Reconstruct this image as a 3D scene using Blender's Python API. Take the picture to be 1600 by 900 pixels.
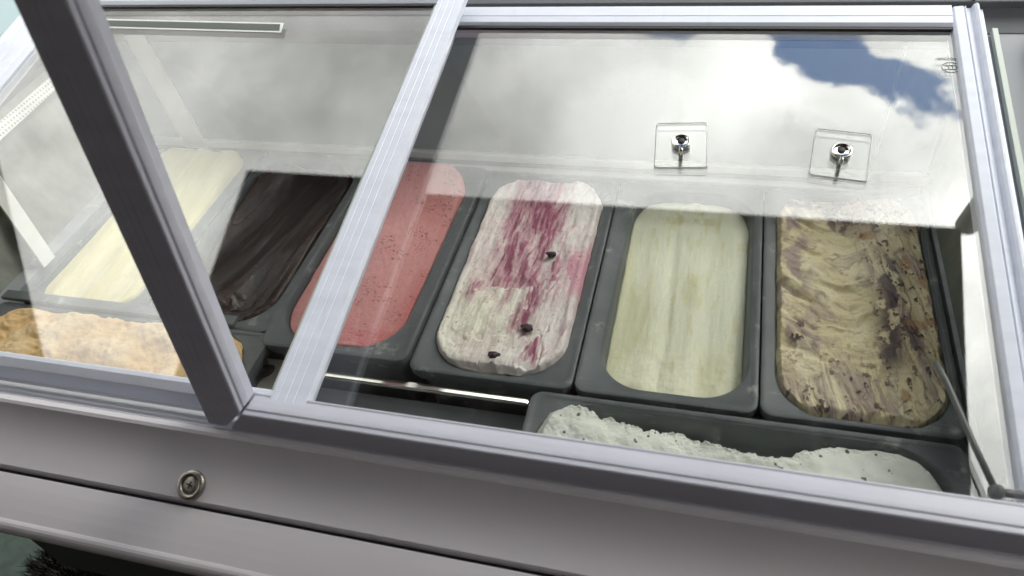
import bpy, bmesh, math, random
import numpy as np
from mathutils import Vector, Matrix
random.seed(7)
for o in list(bpy.data.objects): bpy.data.objects.remove(o)
S = bpy.context.scene
COL = S.collection
rad = math.radians

# ------------------------------------------------------------------ camera
cd = bpy.data.cameras.new('camera'); cam = bpy.data.objects.new('camera', cd); COL.objects.link(cam)
right = Vector((0.96347965, 0.24061282, -0.11752628))
down = Vector((0.0915793, -0.70849684, -0.69974671))
fwd = Vector((-0.25163503, 0.66342875, -0.70465744))
M = Matrix((right, -down, -fwd)).transposed().to_4x4()
M.translation = Vector((0.27852663, -0.40594466, 0.56175291))
cam.matrix_world = M
cd.sensor_width = 36; cd.lens = 1161.167 / 1600 * 36
cd.clip_start = 0.02; cd.clip_end = 3000
cd.dof.use_dof = True; cd.dof.focus_distance = 0.78; cd.dof.aperture_fstop = 6.5
S.camera = cam

# ------------------------------------------------------------------ sky
SUN_DIR = Vector((0.45, 0.62, 0.64)).normalized()
W = bpy.data.worlds.new('World'); S.world = W; W.use_nodes = True
nt = W.node_tree; nt.nodes.clear()
def wn(t, **k):
    n = nt.nodes.new(t)
    for a, b in k.items(): setattr(n, a, b)
    return n
L = nt.links.new
def wmath(op, a, b=None, c=None, clamp=False):
    n = wn('ShaderNodeMath', operation=op); n.use_clamp = clamp
    for i, v in enumerate((a, b, c)):
        if v is None: continue
        if isinstance(v, (int, float)): n.inputs[i].default_value = v
        else: L(v, n.inputs[i])
    return n.outputs[0]
tc = wn('ShaderNodeTexCoord'); sep = wn('ShaderNodeSeparateXYZ'); L(tc.outputs['Generated'], sep.inputs[0])
zz = wmath('MAXIMUM', sep.outputs[2], 0.08)
px = wmath('DIVIDE', sep.outputs[0], zz); py = wmath('DIVIDE', sep.outputs[1], zz)
cmb = wn('ShaderNodeCombineXYZ'); L(px, cmb.inputs[0]); L(py, cmb.inputs[1]); cmb.inputs[2].default_value = 3.7
n1 = wn('ShaderNodeTexNoise'); L(cmb.outputs[0], n1.inputs['Vector'])
n1.inputs['Scale'].default_value = 5.5; n1.inputs['Detail'].default_value = 8; n1.inputs['Roughness'].default_value = 0.52; n1.inputs['Distortion'].default_value = 0.25
n2 = wn('ShaderNodeTexNoise'); L(cmb.outputs[0], n2.inputs['Vector'])
n2.inputs['Scale'].default_value = 3.2; n2.inputs['Detail'].default_value = 7; n2.inputs['Roughness'].default_value = 0.55
# a break in the cloud deck (one of several the noise makes)
d1 = wmath('SUBTRACT', wmath('ADD', py, wmath('MULTIPLY', px, 0.32)), 0.838)
d2 = wmath('SUBTRACT', 0.694, wmath('ADD', wmath('MULTIPLY', px, 0.8), wmath('MULTIPLY', py, 0.6)))
d3 = wmath('SUBTRACT', 1.10, py)
gap = wmath('ADD', wmath('MULTIPLY', wmath('MINIMUM', wmath('MINIMUM', d1, d2), d3), 2.6), 0.085)
gap = wmath('MAXIMUM', wmath('MINIMUM', gap, 0.28), -0.15)
dens = wmath('SUBTRACT', n1.outputs[0], gap)
mr = wn('ShaderNodeMapRange', interpolation_type='SMOOTHSTEP'); L(dens, mr.inputs['Value'])
mr.inputs['From Min'].default_value = 0.385; mr.inputs['From Max'].default_value = 0.455; mr.inputs['To Min'].default_value = 0.0
# brightness of the cloud: brighter towards the veiled sun, mottled
dotn = wn('ShaderNodeVectorMath', operation='DOT_PRODUCT'); L(tc.outputs['Generated'], dotn.inputs[0]); dotn.inputs[1].default_value = SUN_DIR
glow = wn('ShaderNodeMapRange', interpolation_type='SMOOTHSTEP'); L(dotn.outputs['Value'], glow.inputs['Value'])
glow.inputs['From Min'].default_value = 0.68; glow.inputs['From Max'].default_value = 1.0
glow.inputs['To Min'].default_value = 0.70; glow.inputs['To Max'].default_value = 1.70
mot = wn('ShaderNodeMapRange'); L(n2.outputs[0], mot.inputs['Value'])
mot.inputs['From Min'].default_value = 0.36; mot.inputs['From Max'].default_value = 0.66
mot.inputs['To Min'].default_value = 0.74; mot.inputs['To Max'].default_value = 1.38
CLOUD = 7.2
br = wmath('MULTIPLY', wmath('MULTIPLY', glow.outputs[0], mot.outputs[0]), CLOUD)
ccol = wn('ShaderNodeVectorMath', operation='SCALE'); ccol.inputs[0].default_value = (1.0, 1.0, 0.965); L(br, ccol.inputs['Scale'])
sky = wn('ShaderNodeTexSky', sky_type='NISHITA'); sky.sun_disc = False
sky.sun_elevation = math.asin(SUN_DIR.z); sky.sun_rotation = math.atan2(SUN_DIR.x, SUN_DIR.y)
sky.air_density = 1.0; sky.dust_density = 0.15; sky.ozone_density = 1.5
mixc = wn('ShaderNodeMix', data_type='RGBA'); L(mr.outputs[0], mixc.inputs['Factor']); L(sky.outputs[0], mixc.inputs['A']); L(ccol.outputs[0], mixc.inputs['B'])
bg = wn('ShaderNodeBackground'); bg.inputs['Strength'].default_value = 0.15; L(mixc.outputs['Result'], bg.inputs['Color'])
out = wn('ShaderNodeOutputWorld'); L(bg.outputs[0], out.inputs['Surface'])

sd = bpy.data.lights.new('sun', 'SUN'); sun = bpy.data.objects.new('sun', sd); COL.objects.link(sun)
sd.energy = 0.5; sd.angle = rad(18); sd.color = (1, 0.96, 0.9)
sun.rotation_euler = (-SUN_DIR).to_track_quat('-Z', 'Y').to_euler()
sun.location = SUN_DIR * 20

S.view_settings.view_transform = 'Standard'; S.view_settings.look = 'None'
S.view_settings.exposure = 1.74; S.view_settings.gamma = 1.0
try:
    S.cycles.transparent_max_bounces = 24; S.cycles.max_bounces = 10
except Exception: pass

# ------------------------------------------------------------------ material helpers
def pmat(name, col, rough=0.5, metal=0.0, var=0.0, vscale=30.0, bump=0.0, bscale=200.0, spec=0.5, stretch=(1, 1, 1), coat=0.0):
    m = bpy.data.materials.new(name); m.use_nodes = True
    t = m.node_tree; b = t.nodes['Principled BSDF']
    b.inputs['Roughness'].default_value = rough; b.inputs['Metallic'].default_value = metal
    b.inputs['Specular IOR Level'].default_value = spec; b.inputs['Coat Weight'].default_value = coat
    b.inputs['Base Color'].default_value = (*col, 1)
    tcx = t.nodes.new('ShaderNodeTexCoord'); mp = t.nodes.new('ShaderNodeMapping'); mp.inputs['Scale'].default_value = stretch
    t.links.new(tcx.outputs['Object'], mp.inputs[0])
    if var > 0:
        n = t.nodes.new('ShaderNodeTexNoise'); n.inputs['Scale'].default_value = vscale; n.inputs['Detail'].default_value = 6
        t.links.new(mp.outputs[0], n.inputs['Vector'])
        r = t.nodes.new('ShaderNodeMapRange'); r.inputs['To Min'].default_value = 1 - var; r.inputs['To Max'].default_value = 1 + var
        r.inputs['From Min'].default_value = 0.3; r.inputs['From Max'].default_value = 0.7
        t.links.new(n.outputs[0], r.inputs['Value'])
        v = t.nodes.new('ShaderNodeVectorMath'); v.operation = 'SCALE'; v.inputs[0].default_value = col
        t.links.new(r.outputs[0], v.inputs['Scale']); t.links.new(v.outputs[0], b.inputs['Base Color'])
        r2 = t.nodes.new('ShaderNodeMapRange'); r2.inputs['To Min'].default_value = max(0, rough - 0.1); r2.inputs['To Max'].default_value = rough + 0.1
        t.links.new(n.outputs[0], r2.inputs['Value']); t.links.new(r2.outputs[0], b.inputs['Roughness'])
    if bump > 0:
        n = t.nodes.new('ShaderNodeTexNoise'); n.inputs['Scale'].default_value = bscale; n.inputs['Detail'].default_value = 4
        t.links.new(mp.outputs[0], n.inputs['Vector'])
        bp = t.nodes.new('ShaderNodeBump'); bp.inputs['Strength'].default_value = bump; bp.inputs['Distance'].default_value = 0.001
        t.links.new(n.outputs[0], bp.inputs['Height']); t.links.new(bp.outputs[0], b.inputs['Normal'])
    return m

def glass_mat(name, f0=0.075, tint=(0.95, 0.97, 0.96), haze=0.012):
    m = bpy.data.materials.new(name); m.use_nodes = True
    t = m.node_tree; t.nodes.clear(); l = t.links.new
    g = t.nodes.new('ShaderNodeNewGeometry')
    d = t.nodes.new('ShaderNodeVectorMath'); d.operation = 'DOT_PRODUCT'; l(g.outputs['Incoming'], d.inputs[0]); l(g.outputs['Normal'], d.inputs[1])
    def ma(op, a, b=None):
        n = t.nodes.new('ShaderNodeMath'); n.operation = op
        for i, v in enumerate((a, b)):
            if v is None: continue
            if isinstance(v, (int, float)): n.inputs[i].default_value = v
            else: l(v, n.inputs[i])
        return n.outputs[0]
    c = ma('ABSOLUTE', d.outputs['Value'])
    f = ma('ADD', ma('MULTIPLY', ma('POWER', ma('SUBTRACT', 1.0, c), 5.0), 1 - f0), f0)
    tr = t.nodes.new('ShaderNodeBsdfTransparent'); tr.inputs[0].default_value = (*tint, 1)
    gl = t.nodes.new('ShaderNodeBsdfGlossy'); gl.inputs['Roughness'].default_value = 0.0
    mx = t.nodes.new('ShaderNodeMixShader'); l(f, mx.inputs[0]); l(tr.outputs[0], mx.inputs[1]); l(gl.outputs[0], mx.inputs[2])
    # faint smears and dust
    tcx = t.nodes.new('ShaderNodeTexCoord'); mp = t.nodes.new('ShaderNodeMapping'); mp.inputs['Scale'].default_value = (24, 3, 9); mp.inputs['Rotation'].default_value = (0, 0, 0.5)
    l(tcx.outputs['Object'], mp.inputs[0])
    n = t.nodes.new('ShaderNodeTexNoise'); n.inputs['Scale'].default_value = 1.6; n.inputs['Detail'].default_value = 7; n.inputs['Roughness'].default_value = 0.7
    l(mp.outputs[0], n.inputs['Vector'])
    r = t.nodes.new('ShaderNodeMapRange'); r.inputs['From Min'].default_value = 0.53; r.inputs['From Max'].default_value = 0.82
    r.inputs['To Min'].default_value = 0.0; r.inputs['To Max'].default_value = haze * 3.2
    l(n.outputs[0], r.inputs['Value'])
    df = t.nodes.new('ShaderNodeBsdfDiffuse'); df.inputs[0].default_value = (0.75, 0.77, 0.76, 1)
    m2 = t.nodes.new('ShaderNodeMixShader'); l(r.outputs[0], m2.inputs[0]); l(mx.outputs[0], m2.inputs[1]); l(df.outputs[0], m2.inputs[2])
    o = t.nodes.new('ShaderNodeOutputMaterial'); l(m2.outputs[0], o.inputs[0])
    return m

M_alu = pmat('white_coated_aluminium', (0.70, 0.735, 0.835), 0.36, 0.0, 0.05, 14, 0.04, 500, stretch=(1, 6, 6))
M_guard = pmat('guard_aluminium', (0.52, 0.525, 0.595), 0.42, 0.0, 0.05, 14, 0.04, 500, stretch=(1, 6, 6))
M_alu2 = pmat('satin_aluminium', (0.60, 0.61, 0.65), 0.33, 0.25, 0.04, 12, 0.04, 500)
M_ledge = pmat('grey_white_coated_counter', (0.68, 0.650, 0.69), 0.30, 0.0, 0.03, 9, 0.02, 300)
M_side = pmat('grey_side_aluminium', (0.30, 0.315, 0.34), 0.45, 0.0, 0.05, 9, spec=0.3)
M_head = pmat('grey_header_aluminium', (0.15, 0.157, 0.166), 0.5, 0.0, 0.05, 9, spec=0.25)
M_green_edge = pmat('glass_cut_edge', (0.44, 0.49, 0.44), 0.35)
M_dark = pmat('dark_gap', (0.012, 0.012, 0.014), 0.8)
M_gasket = pmat('black_rubber', (0.02, 0.02, 0.022), 0.55)
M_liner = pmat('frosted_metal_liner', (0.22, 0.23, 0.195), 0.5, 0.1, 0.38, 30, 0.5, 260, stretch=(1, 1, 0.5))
M_white = pmat('white_plastic', (0.74, 0.745, 0.72), 0.45, 0.0, 0.05, 20)
M_cream = pmat('cream_plastic', (0.72, 0.70, 0.54), 0.5)
M_well = pmat('dark_steel_well', (0.36, 0.385, 0.40), 0.30, 0.0, 0.18, 7, 0.05, 200, stretch=(1, 4, 4))
M_chrome = pmat('polished_steel', (0.80, 0.78, 0.72), 0.10, 1.0)
M_steel = pmat('brushed_steel', (0.46, 0.44, 0.40), 0.28, 1.0, 0.08, 300)
M_rod = pmat('dull_grey_metal', (0.095, 0.10, 0.095), 0.5, 0.2)
M_screw = pmat('worn_nickel', (0.42, 0.39, 0.34), 0.36, 0.85, 0.2, 400)
M_slate = pmat('grey_print', (0.13, 0.145, 0.135), 0.7, spec=0.2)
M_tub = pmat('grey_tub_plastic', (0.122, 0.134, 0.138), 0.42, 0.0, 0.16, 38, 0.08, 300, spec=0.32)
def add_smears(m, col, scale, lo, hi, amt, stretch=(1, 1, 1)):
    t = m.node_tree; b = t.nodes['Principled BSDF']; l = t.links.new
    tcx = t.nodes.new('ShaderNodeTexCoord'); mp = t.nodes.new('ShaderNodeMapping'); mp.inputs['Scale'].default_value = stretch; l(tcx.outputs['Object'], mp.inputs[0])
    oi = t.nodes.new('ShaderNodeObjectInfo'); vm = t.nodes.new('ShaderNodeVectorMath'); vm.operation = 'ADD'; l(mp.outputs[0], vm.inputs[0]); l(oi.outputs['Random'], vm.inputs[1])
    n = t.nodes.new('ShaderNodeTexNoise'); n.inputs['Scale'].default_value = scale; n.inputs['Detail'].default_value = 9; n.inputs['Roughness'].default_value = 0.68; l(vm.outputs[0], n.inputs['Vector'])
    r = t.nodes.new('ShaderNodeMapRange'); r.inputs['From Min'].default_value = lo; r.inputs['From Max'].default_value = hi; r.inputs['To Max'].default_value = amt; l(n.outputs[0], r.inputs['Value'])
    mx = t.nodes.new('ShaderNodeMix'); mx.data_type = 'RGBA'; l(r.outputs[0], mx.inputs['Factor'])
    src = b.inputs['Base Color'].links[0].from_socket if b.inputs['Base Color'].links else None
    if src: l(src, mx.inputs['A'])
    else: mx.inputs['A'].default_value = b.inputs['Base Color'].default_value
    mx.inputs['B'].default_value = (*col, 1); l(mx.outputs['Result'], b.inputs['Base Color'])
add_smears(M_tub, (0.55, 0.57, 0.53), 26, 0.585, 0.72, 0.6); add_smears(M_tub, (0.45, 0.47, 0.45), 40, 0.60, 0.72, 0.30, (1, 7, 7))
add_smears(M_ledge, (0.26, 0.24, 0.23), 70, 0.70, 0.73, 0.6); add_smears(M_ledge, (0.73, 0.70, 0.74), 5, 0.5, 0.75, 0.4, (1, 5, 5))
add_smears(M_alu, (0.50, 0.52, 0.56), 18, 0.58, 0.72, 0.35, (4, 1, 4)); add_smears(M_alu, (0.30, 0.29, 0.28), 80, 0.73, 0.76, 0.6)
M_canopy = pmat('dark_canopy_fabric', (0.022, 0.021, 0.019), 0.9, 0.0, 0.1, 30)
M_pole = pmat('dark_pole', (0.03, 0.03, 0.03), 0.5)
M_wall = pmat('dark_light_block', (0.105, 0.070, 0.060), 0.8, 0.0, 0.2, 4)
M_pave = pmat('dark_asphalt', (0.030, 0.031, 0.030), 0.95, 0.0, 0.15, 2, spec=0.08)
M_turf = pmat('green_mat', (0.028, 0.046, 0.036), 0.9, 0.0, 0.35, 40, 0.8, 300)
M_bristle = pmat('bristle', (0.018, 0.014, 0.012), 0.6)
M_straw = pmat('straw', (0.24, 0.20, 0.15), 0.6)
M_body = pmat('dark_grey_panel', (0.055, 0.055, 0.06), 0.5)
M_glass = glass_mat('pane_glass', 0.104, (0.985, 0.99, 0.985), 0.016)
M_fglass = glass_mat('far_glass', 0.03, (0.94, 0.965, 0.955), 0.010)
M_gglass = glass_mat('guard_glass', 0.022, (0.99, 0.993, 0.99), 0.0015)
M_plate = glass_mat('clear_plastic', 0.03, (0.97, 0.975, 0.97), 0.012)
M_pedge = pmat('plastic_edge', (0.62, 0.63, 0.62), 0.3)
M_hook = pmat('dark_chrome', (0.62, 0.61, 0.58), 0.10, 1.0)
M_ink = pmat('grey_etched_ink', (0.16, 0.17, 0.17), 0.6)

# ------------------------------------------------------------------ mesh helpers
def link(name, bm, mat, parent=None, smooth=False, bevel=0.0, seg=2):
    bmesh.ops.recalc_face_normals(bm, faces=bm.faces[:])
    me = bpy.data.meshes.new(name); bm.to_mesh(me); bm.free()
    o = bpy.data.objects.new(name, me); COL.objects.link(o)
    if isinstance(mat, (list, tuple)):
        for m in mat: me.materials.append(m)
    else: me.materials.append(mat)
    if parent: o.parent = parent
    if smooth:
        for p in me.polygons: p.use_smooth = True
    if bevel > 0:
        b = o.modifiers.new('edge_round', 'BEVEL'); b.width = bevel; b.segments = seg; b.limit_method = 'ANGLE'; b.angle_limit = rad(35)
    return o
def empty(name, loc, label, cat, group=None):
    o = bpy.data.objects.new(name, None); COL.objects.link(o); o.location = loc
    o.empty_display_size = 0.05
    o['label'] = label; o['category'] = cat
    if group: o['group'] = group
    return o
def keep(o):        # children are authored in world space: cancel the parent's location
    p = o.parent; off = Vector((0, 0, 0))
    while p: off += p.location; p = p.parent
    o.data.transform(Matrix.Translation(-off)) if o.data else None
    return o
def part(name, bm, mat, parent, **k): return keep(link(name, bm, mat, parent, **k))
def box(bm, a, b):
    vs = [bm.verts.new((x, y, z)) for x in (a[0], b[0]) for y in (a[1], b[1]) for z in (a[2], b[2])]
    for f in ((0, 1, 3, 2), (4, 6, 7, 5), (0, 4, 5, 1), (2, 3, 7, 6), (0, 2, 6, 4), (1, 5, 7, 3)):
        bm.faces.new([vs[i] for i in f])
def loft(bm, A, B, cap=True):
    n = len(A)
    va = [bm.verts.new(p) for p in A]; vb = [bm.verts.new(p) for p in B]
    for i in range(n): bm.faces.new((va[i], va[(i + 1) % n], vb[(i + 1) % n], vb[i]))
    if cap: bm.faces.new(va[::-1]); bm.faces.new(vb)
def tube(bm, pts, r, n=10):
    rings = []
    for i, p in enumerate(pts):
        p = Vector(p); a = Vector(pts[max(0, i - 1)]); b = Vector(pts[min(len(pts) - 1, i + 1)])
        d = (b - a).normalized(); u = d.orthogonal().normalized() if i == 0 else (u - d * u.dot(d)).normalized()
        v = d.cross(u); ri = r[i] if isinstance(r, (list, tuple)) else r
        rings.append([bm.verts.new(p + (u * math.cos(2 * math.pi * k / n) + v * math.sin(2 * math.pi * k / n)) * ri) for k in range(n)])
    for a, b in zip(rings, rings[1:]):
        for k in range(n): bm.faces.new((a[k], a[(k + 1) % n], b[(k + 1) % n], b[k]))
    bm.faces.new(rings[0][::-1]); bm.faces.new(rings[-1])
def lathe(bm, prof, o, ax, n=28):
    ax = Vector(ax).normalized(); u = ax.orthogonal().normalized(); v = ax.cross(u); o = Vector(o); rings = []
    for r, h in prof:
        rings.append([bm.verts.new(o + ax * h + (u * math.cos(2 * math.pi * k / n) + v * math.sin(2 * math.pi * k / n)) * max(r, 1e-5)) for k in range(n)])
    for a, b in zip(rings, rings[1:]):
        for k in range(n): bm.faces.new((a[k], a[(k + 1) % n], b[(k + 1) % n], b[k]))
# coordinates of the sloping sliding-door plane: x along, s up the slope, t out of it
EB = rad(11); SB = Vector((0, math.cos(EB), math.sin(EB))); NB = Vector((0, -math.sin(EB), math.cos(EB))); OB = Vector((0, -0.092, 0.06))
def B(x, s, t): return OB + Vector((x, 0, 0)) + SB * s + NB * t
# coordinates of the upright guard: x, h up, d inwards (away from the operator)
EA = rad(9); HA = Vector((0, math.sin(EA), math.cos(EA))); DA = Vector((0, math.cos(EA), -math.sin(EA))); OA = Vector((0, -0.142, 0.07))
def A(x, h, d): return OA + Vector((x, 0, 0)) + HA * h + DA * d
# the far glass wall
def F(x, k, d=0.0):   # k 0..1 bottom to top, d towards the viewer
    p = Vector((x, 0.345 + 0.06 * k, 0.14 * k)); n = Vector((0, -0.14, 0.06)).normalized(); return p + n * d
def rail(bm, prof, fn, x0, x1): loft(bm, [fn(x0, a, b) for a, b in prof], [fn(x1, a, b) for a, b in prof])
def stile(bm, prof, fn, s0, s1): loft(bm, [fn(x, s0, t) for x, t in prof], [fn(x, s1, t) for x, t in prof])
def grooved(x0, x1, t0, t1, grooves, g=0.0011, w=0.0008):
    p = [(x0, t0), (x0, t1)]
    for gx in grooves: p += [(gx - w, t1), (gx, t1 - g), (gx + w, t1)]
    return p + [(x1, t1), (x1, t0)]

# ------------------------------------------------------------------ ground, added light-blocking walls, canopy
bm = bmesh.new(); box(bm, (-400, -400, -1.2), (400, 400, -0.905)); o = link('pavement', bm, M_pave); o['kind'] = 'structure'
bm = bmesh.new(); box(bm, (-2.6, -2.4, -0.903), (1.6, 0.9, -0.893)); o = link('ground_mat', bm, M_turf); o['kind'] = 'structure'

can = empty('canopy', (0, 0, 1.2), 'dark flat canopy over the freezer seen mirrored in its glass', 'canopy')
bm = bmesh.new(); box(bm, (-1.045, -1.9, 1.2), (0.842, 0.735, 1.235)); part('canopy_roof', bm, M_canopy, can, bevel=0.006)
for (x, y) in ((0.862, 0.755), (0.862, -1.85), (-1.06, -1.85)):
    bm = bmesh.new(); tube(bm, [(x, y, -0.9), (x, y, 1.23)], 0.026, 14); part('canopy_post', bm, M_pole, can, smooth=True)
def wall(a, b, label):  # unseen walls, added to keep sky and sun off the operator's side
    bm = bmesh.new(); box(bm, a, b); o = link('light_block_wall', bm, M_wall); o['label'] = label; o['category'] = 'wall'
wall((-1.30, -1.20, -0.89), (1.10, -1.12, 1.19), 'unseen dark wall added behind the operator to block sky light')
wall((-1.30, -1.12, -0.89), (-1.22, -0.48, 1.19), 'unseen dark wall added at the left to block sky light')
wall((1.02, -1.12, -0.89), (1.10, 0.16, 1.19), 'unseen dark wall added at the right to block sun and sky light')
tb = empty('side_table', (-2.1, 1.35, -0.9), 'pale blue green table top beyond the left end of the freezer', 'table')
bm = bmesh.new(); box(bm, (-2.9, 0.93, -0.18), (-1.47, 1.75, -0.15)); part('table_top', bm, pmat('pale_teal_laminate', (0.26, 0.335, 0.35), 0.6), tb, bevel=0.004)
bm = bmesh.new(); tube(bm, [(-2.2, 1.35, -0.88), (-2.2, 1.35, -0.181)], 0.03, 14); part('table_leg', bm, M_pole, tb, smooth=True)
bm = bmesh.new(); lathe(bm, [(0.0, 0.02), (0.20, 0.018), (0.22, 0.0), (0.0, 0.0)], (-2.2, 1.35, -0.9), (0, 0, 1), 24); part('table_foot', bm, M_pole, tb, smooth=True)
M_brick = pmat('grey_render', (0.11, 0.105, 0.095), 0.9, 0.0, 0.15, 3)
bd = empty('building', (0, 9.5, -0.905), 'grey two storey building across the street from the freezer', 'building')
bm = bmesh.new(); box(bm, (-16, 8.0, -0.904), (14, 12.0, 6.6)); part('wall', bm, M_brick, bd)
bm = bmesh.new(); box(bm, (-16.3, 7.7, 6.601), (14.3, 12.3, 6.85)); part('roof', bm, M_pole, bd)
M_pane = pmat('dark_window', (0.03, 0.035, 0.04), 0.1)
for i_ in range(9):
    for z_ in (0.2, 3.4):
        x_ = -14.5 + i_ * 3.3
        bm = bmesh.new(); box(bm, (x_, 7.94, z_), (x_ + 1.5, 7.999, z_ + 1.9)); wf = part('window', bm, M_white, bd)
        bm = bmesh.new(); box(bm, (x_ + .08, 7.92, z_ + .08), (x_ + 1.42, 7.939, z_ + 1.82)); part('pane', bm, M_pane, wf)
para = empty('parasol', (-2.53, -0.32, -0.9), 'dark octagonal parasol added out of view to cut off the mirrored sky', 'parasol')  # unseen, added so its edge darkens the sky mirrored in the left pane
bm = bmesh.new(); ang = math.atan2(0.62, 0.78); ap = 1.1 / math.cos(math.pi / 8)
rim_ = [(-2.53 + ap * math.cos(ang + (k + .5) * math.pi / 4), -0.32 + ap * math.sin(ang + (k + .5) * math.pi / 4)) for k in range(8)]
up = [bm.verts.new((x, y, 1.2)) for x, y in rim_]; dn_ = [bm.verts.new((x, y, 1.195)) for x, y in rim_]; a1 = bm.verts.new((-2.53, -.32, 1.55)); a0 = bm.verts.new((-2.53, -.32, 1.545))
for k in range(8):
    q = (k + 1) % 8; bm.faces.new((up[k], up[q], a1)); bm.faces.new((dn_[q], dn_[k], a0)); bm.faces.new((up[k], dn_[k], dn_[q], up[q]))
part('parasol_cover', bm, M_canopy, para)
bm = bmesh.new(); tube(bm, [(-2.53, -.32, -.893), (-2.53, -.32, 1.56)], 0.022, 12); part('parasol_pole', bm, M_pole, para, smooth=True)

# ------------------------------------------------------------------ the freezer
fz = empty('ice_cream_freezer', (0, 0.1, -0.9), 'white framed glass topped ice cream display freezer with sliding panes', 'freezer')
X0, X1 = -0.78, 0.72
# cabinet body and well
bm = bmesh.new(); box(bm, (-0.37, -0.172, -0.895), (0.70, 0.385, -0.17)); part('body_panel', bm, M_body, fz, bevel=0.004)
bm = bmesh.new()    # liner: one open box with thickness
def ring(x0, x1, y0, y1, z): return [(x0, y0, z), (x1, y0, z), (x1, y1, z), (x0, y1, z)]
loops = [ring(-0.56, 0.545, -0.19, 0.372, 0.0), ring(-0.56, 0.545, -0.19, 0.372, -0.15), None]
def skin(bm, loops, capfirst=False, caplast=False):
    vs = [[bm.verts.new(p) for p in l] for l in loops]; n = len(vs[0])
    for a, b in zip(vs, vs[1:]):
        for i in range(n): bm.faces.new((a[i], a[(i + 1) % n], b[(i + 1) % n], b[i]))
    if capfirst: bm.faces.new(vs[0])
    if caplast: bm.faces.new(vs[-1])
    return vs
skin(bm, [ring(-0.545, 0.53, -0.186, 0.368, -0.146), ring(-0.545, 0.53, -0.186, 0.368, -0.004), ring(-0.522, 0.504, -0.178, 0.345, -0.004), ring(-0.515, 0.496, -0.172, 0.335, -0.135)], True, True)
part('well_liner', bm, M_well, fz)
# white inner walls above tub level
bm = bmesh.new(); loft(bm, [(-0.52, -0.172, -0.06), (-0.605, -0.10, 0.122), (-0.622, -0.10, 0.122), (-0.535, -0.172, -0.06)], [(-0.52, 0.345, -0.06), (-0.606, 0.405, 0.138), (-0.624, 0.405, 0.138), (-0.535, 0.345, -0.06)])
part('left_inner_wall', bm, M_liner, fz)
bm = bmesh.new(); loft(bm, [(0.503, -0.176, -0.06), (0.521, -0.10, 0.05), (0.535, -0.10, 0.05), (0.518, -0.176, -0.06)], [(0.503, 0.345, -0.06), (0.521, 0.40, 0.135), (0.535, 0.40, 0.135), (0.518, 0.345, -0.06)])
part('right_inner_wall', bm, M_liner, fz)
bm = bmesh.new(); box(bm, (-0.519, 0.322, -0.06), (0.502, 0.3445, -0.021)); box(bm, (-0.519, 0.333, -0.021), (0.502, 0.3445, -0.006)); part('rear_lip', bm, M_white, fz, bevel=0.002)
# far glass with its frame
bm = bmesh.new(); loft(bm, [F(-0.60, 0.05, 0), F(0.515, 0.05, 0), F(0.515, 0.05, -0.005), F(-0.60, 0.05, -0.005)], [F(-0.606, 1.0, 0), F(0.52, 1.0, 0), F(0.52, 1.0, -0.005), F(-0.606, 1.0, -0.005)])
fgl = part('far_glass', bm, M_fglass, fz)
bm = bmesh.new()
rail(bm, [(0.0, -0.014), (0.0, 0.004), (0.055, 0.004), (0.055, -0.014)], F, -0.53, 0.51); part('far_glass_bottom_frame', bm, M_white, fz, bevel=0.001)
bm = bmesh.new(); loft(bm, [F(-0.537, 1, 0.004), F(-0.504, 1, 0.004), F(-0.504, 1, 0.0004), F(-0.537, 1, 0.0004)], [F(-0.468, -0.02, 0.004), F(-0.43, -0.02, 0.004), F(-0.43, -0.02, 0.0004), F(-0.468, -0.02, 0.0004)])
part('corner_post', bm, M_white, fz, bevel=0.001)
bm = bmesh.new(); pts = []
for i in range(15):
    k = i / 14; p = F(-0.566 + 0.042 * k + 0.010 * math.sin(math.pi * k), 1.08 - 1.08 * k, 0.010); pts.append(p)
tube(bm, pts, [0.0008 + 0.0032 * math.sin(math.pi * min(1, max(0, i / 14))) for i in range(15)], 8); part('edge_seal', bm, M_gasket, fz, smooth=True)
bm = bmesh.new(); loft(bm, [F(0.4585, 0.96, 0.0015), F(0.4615, 0.96, 0.0015), F(0.4615, 0.96, 0.0003), F(0.4585, 0.96, 0.0003)], [F(0.4455, 0.06, 0.0015), F(0.4485, 0.06, 0.0015), F(0.4485, 0.06, 0.0003), F(0.4455, 0.06, 0.0003)])
part('glass_joint', bm, M_green_edge, fz)
# perforated strip on the left wall
def LW(y, z, d=0.0):
    n = Vector((0.13, 0, 0.08)).normalized(); k = z / 0.13; return Vector((-0.52 - 0.08 * k, y, z)) + n * d
m = pmat('perforated_strip', (0.66, 0.68, 0.64), 0.5); t = m.node_tree; b = t.nodes['Principled BSDF']
tcx = t.nodes.new('ShaderNodeTexCoord'); vo = t.nodes.new('ShaderNodeTexVoronoi'); vo.inputs['Scale'].default_value = 190; vo.inputs['Randomness'].default_value = 0.0
mp = t.nodes.new('ShaderNodeMapping'); mp.inputs['Rotation'].default_value = (0, 0.55, 0.0); t.links.new(tcx.outputs['Object'], mp.inputs[0]); t.links.new(mp.outputs[0], vo.inputs['Vector'])
cr = t.nodes.new('ShaderNodeValToRGB'); cr.color_ramp.elements[0].position = 0.28; cr.color_ramp.elements[0].color = (0.22, 0.25, 0.24, 1); cr.color_ramp.elements[1].position = 0.42; cr.color_ramp.elements[1].color = (0.72, 0.74, 0.70, 1)
t.links.new(vo.outputs['Distance'], cr.inputs[0]); t.links.new(cr.outputs[0], b.inputs['Base Color'])
bm = bmesh.new(); loft(bm, [LW(-0.03, 0.104, 0.006), LW(-0.03, 0.117, 0.006), LW(-0.03, 0.117, 0.001), LW(-0.03, 0.104, 0.001)], [LW(0.39, 0.118, 0.006), LW(0.39, 0.131, 0.006), LW(0.39, 0.131, 0.001), LW(0.39, 0.118, 0.001)])
part('perforated_strip', bm, m, fz)
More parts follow.
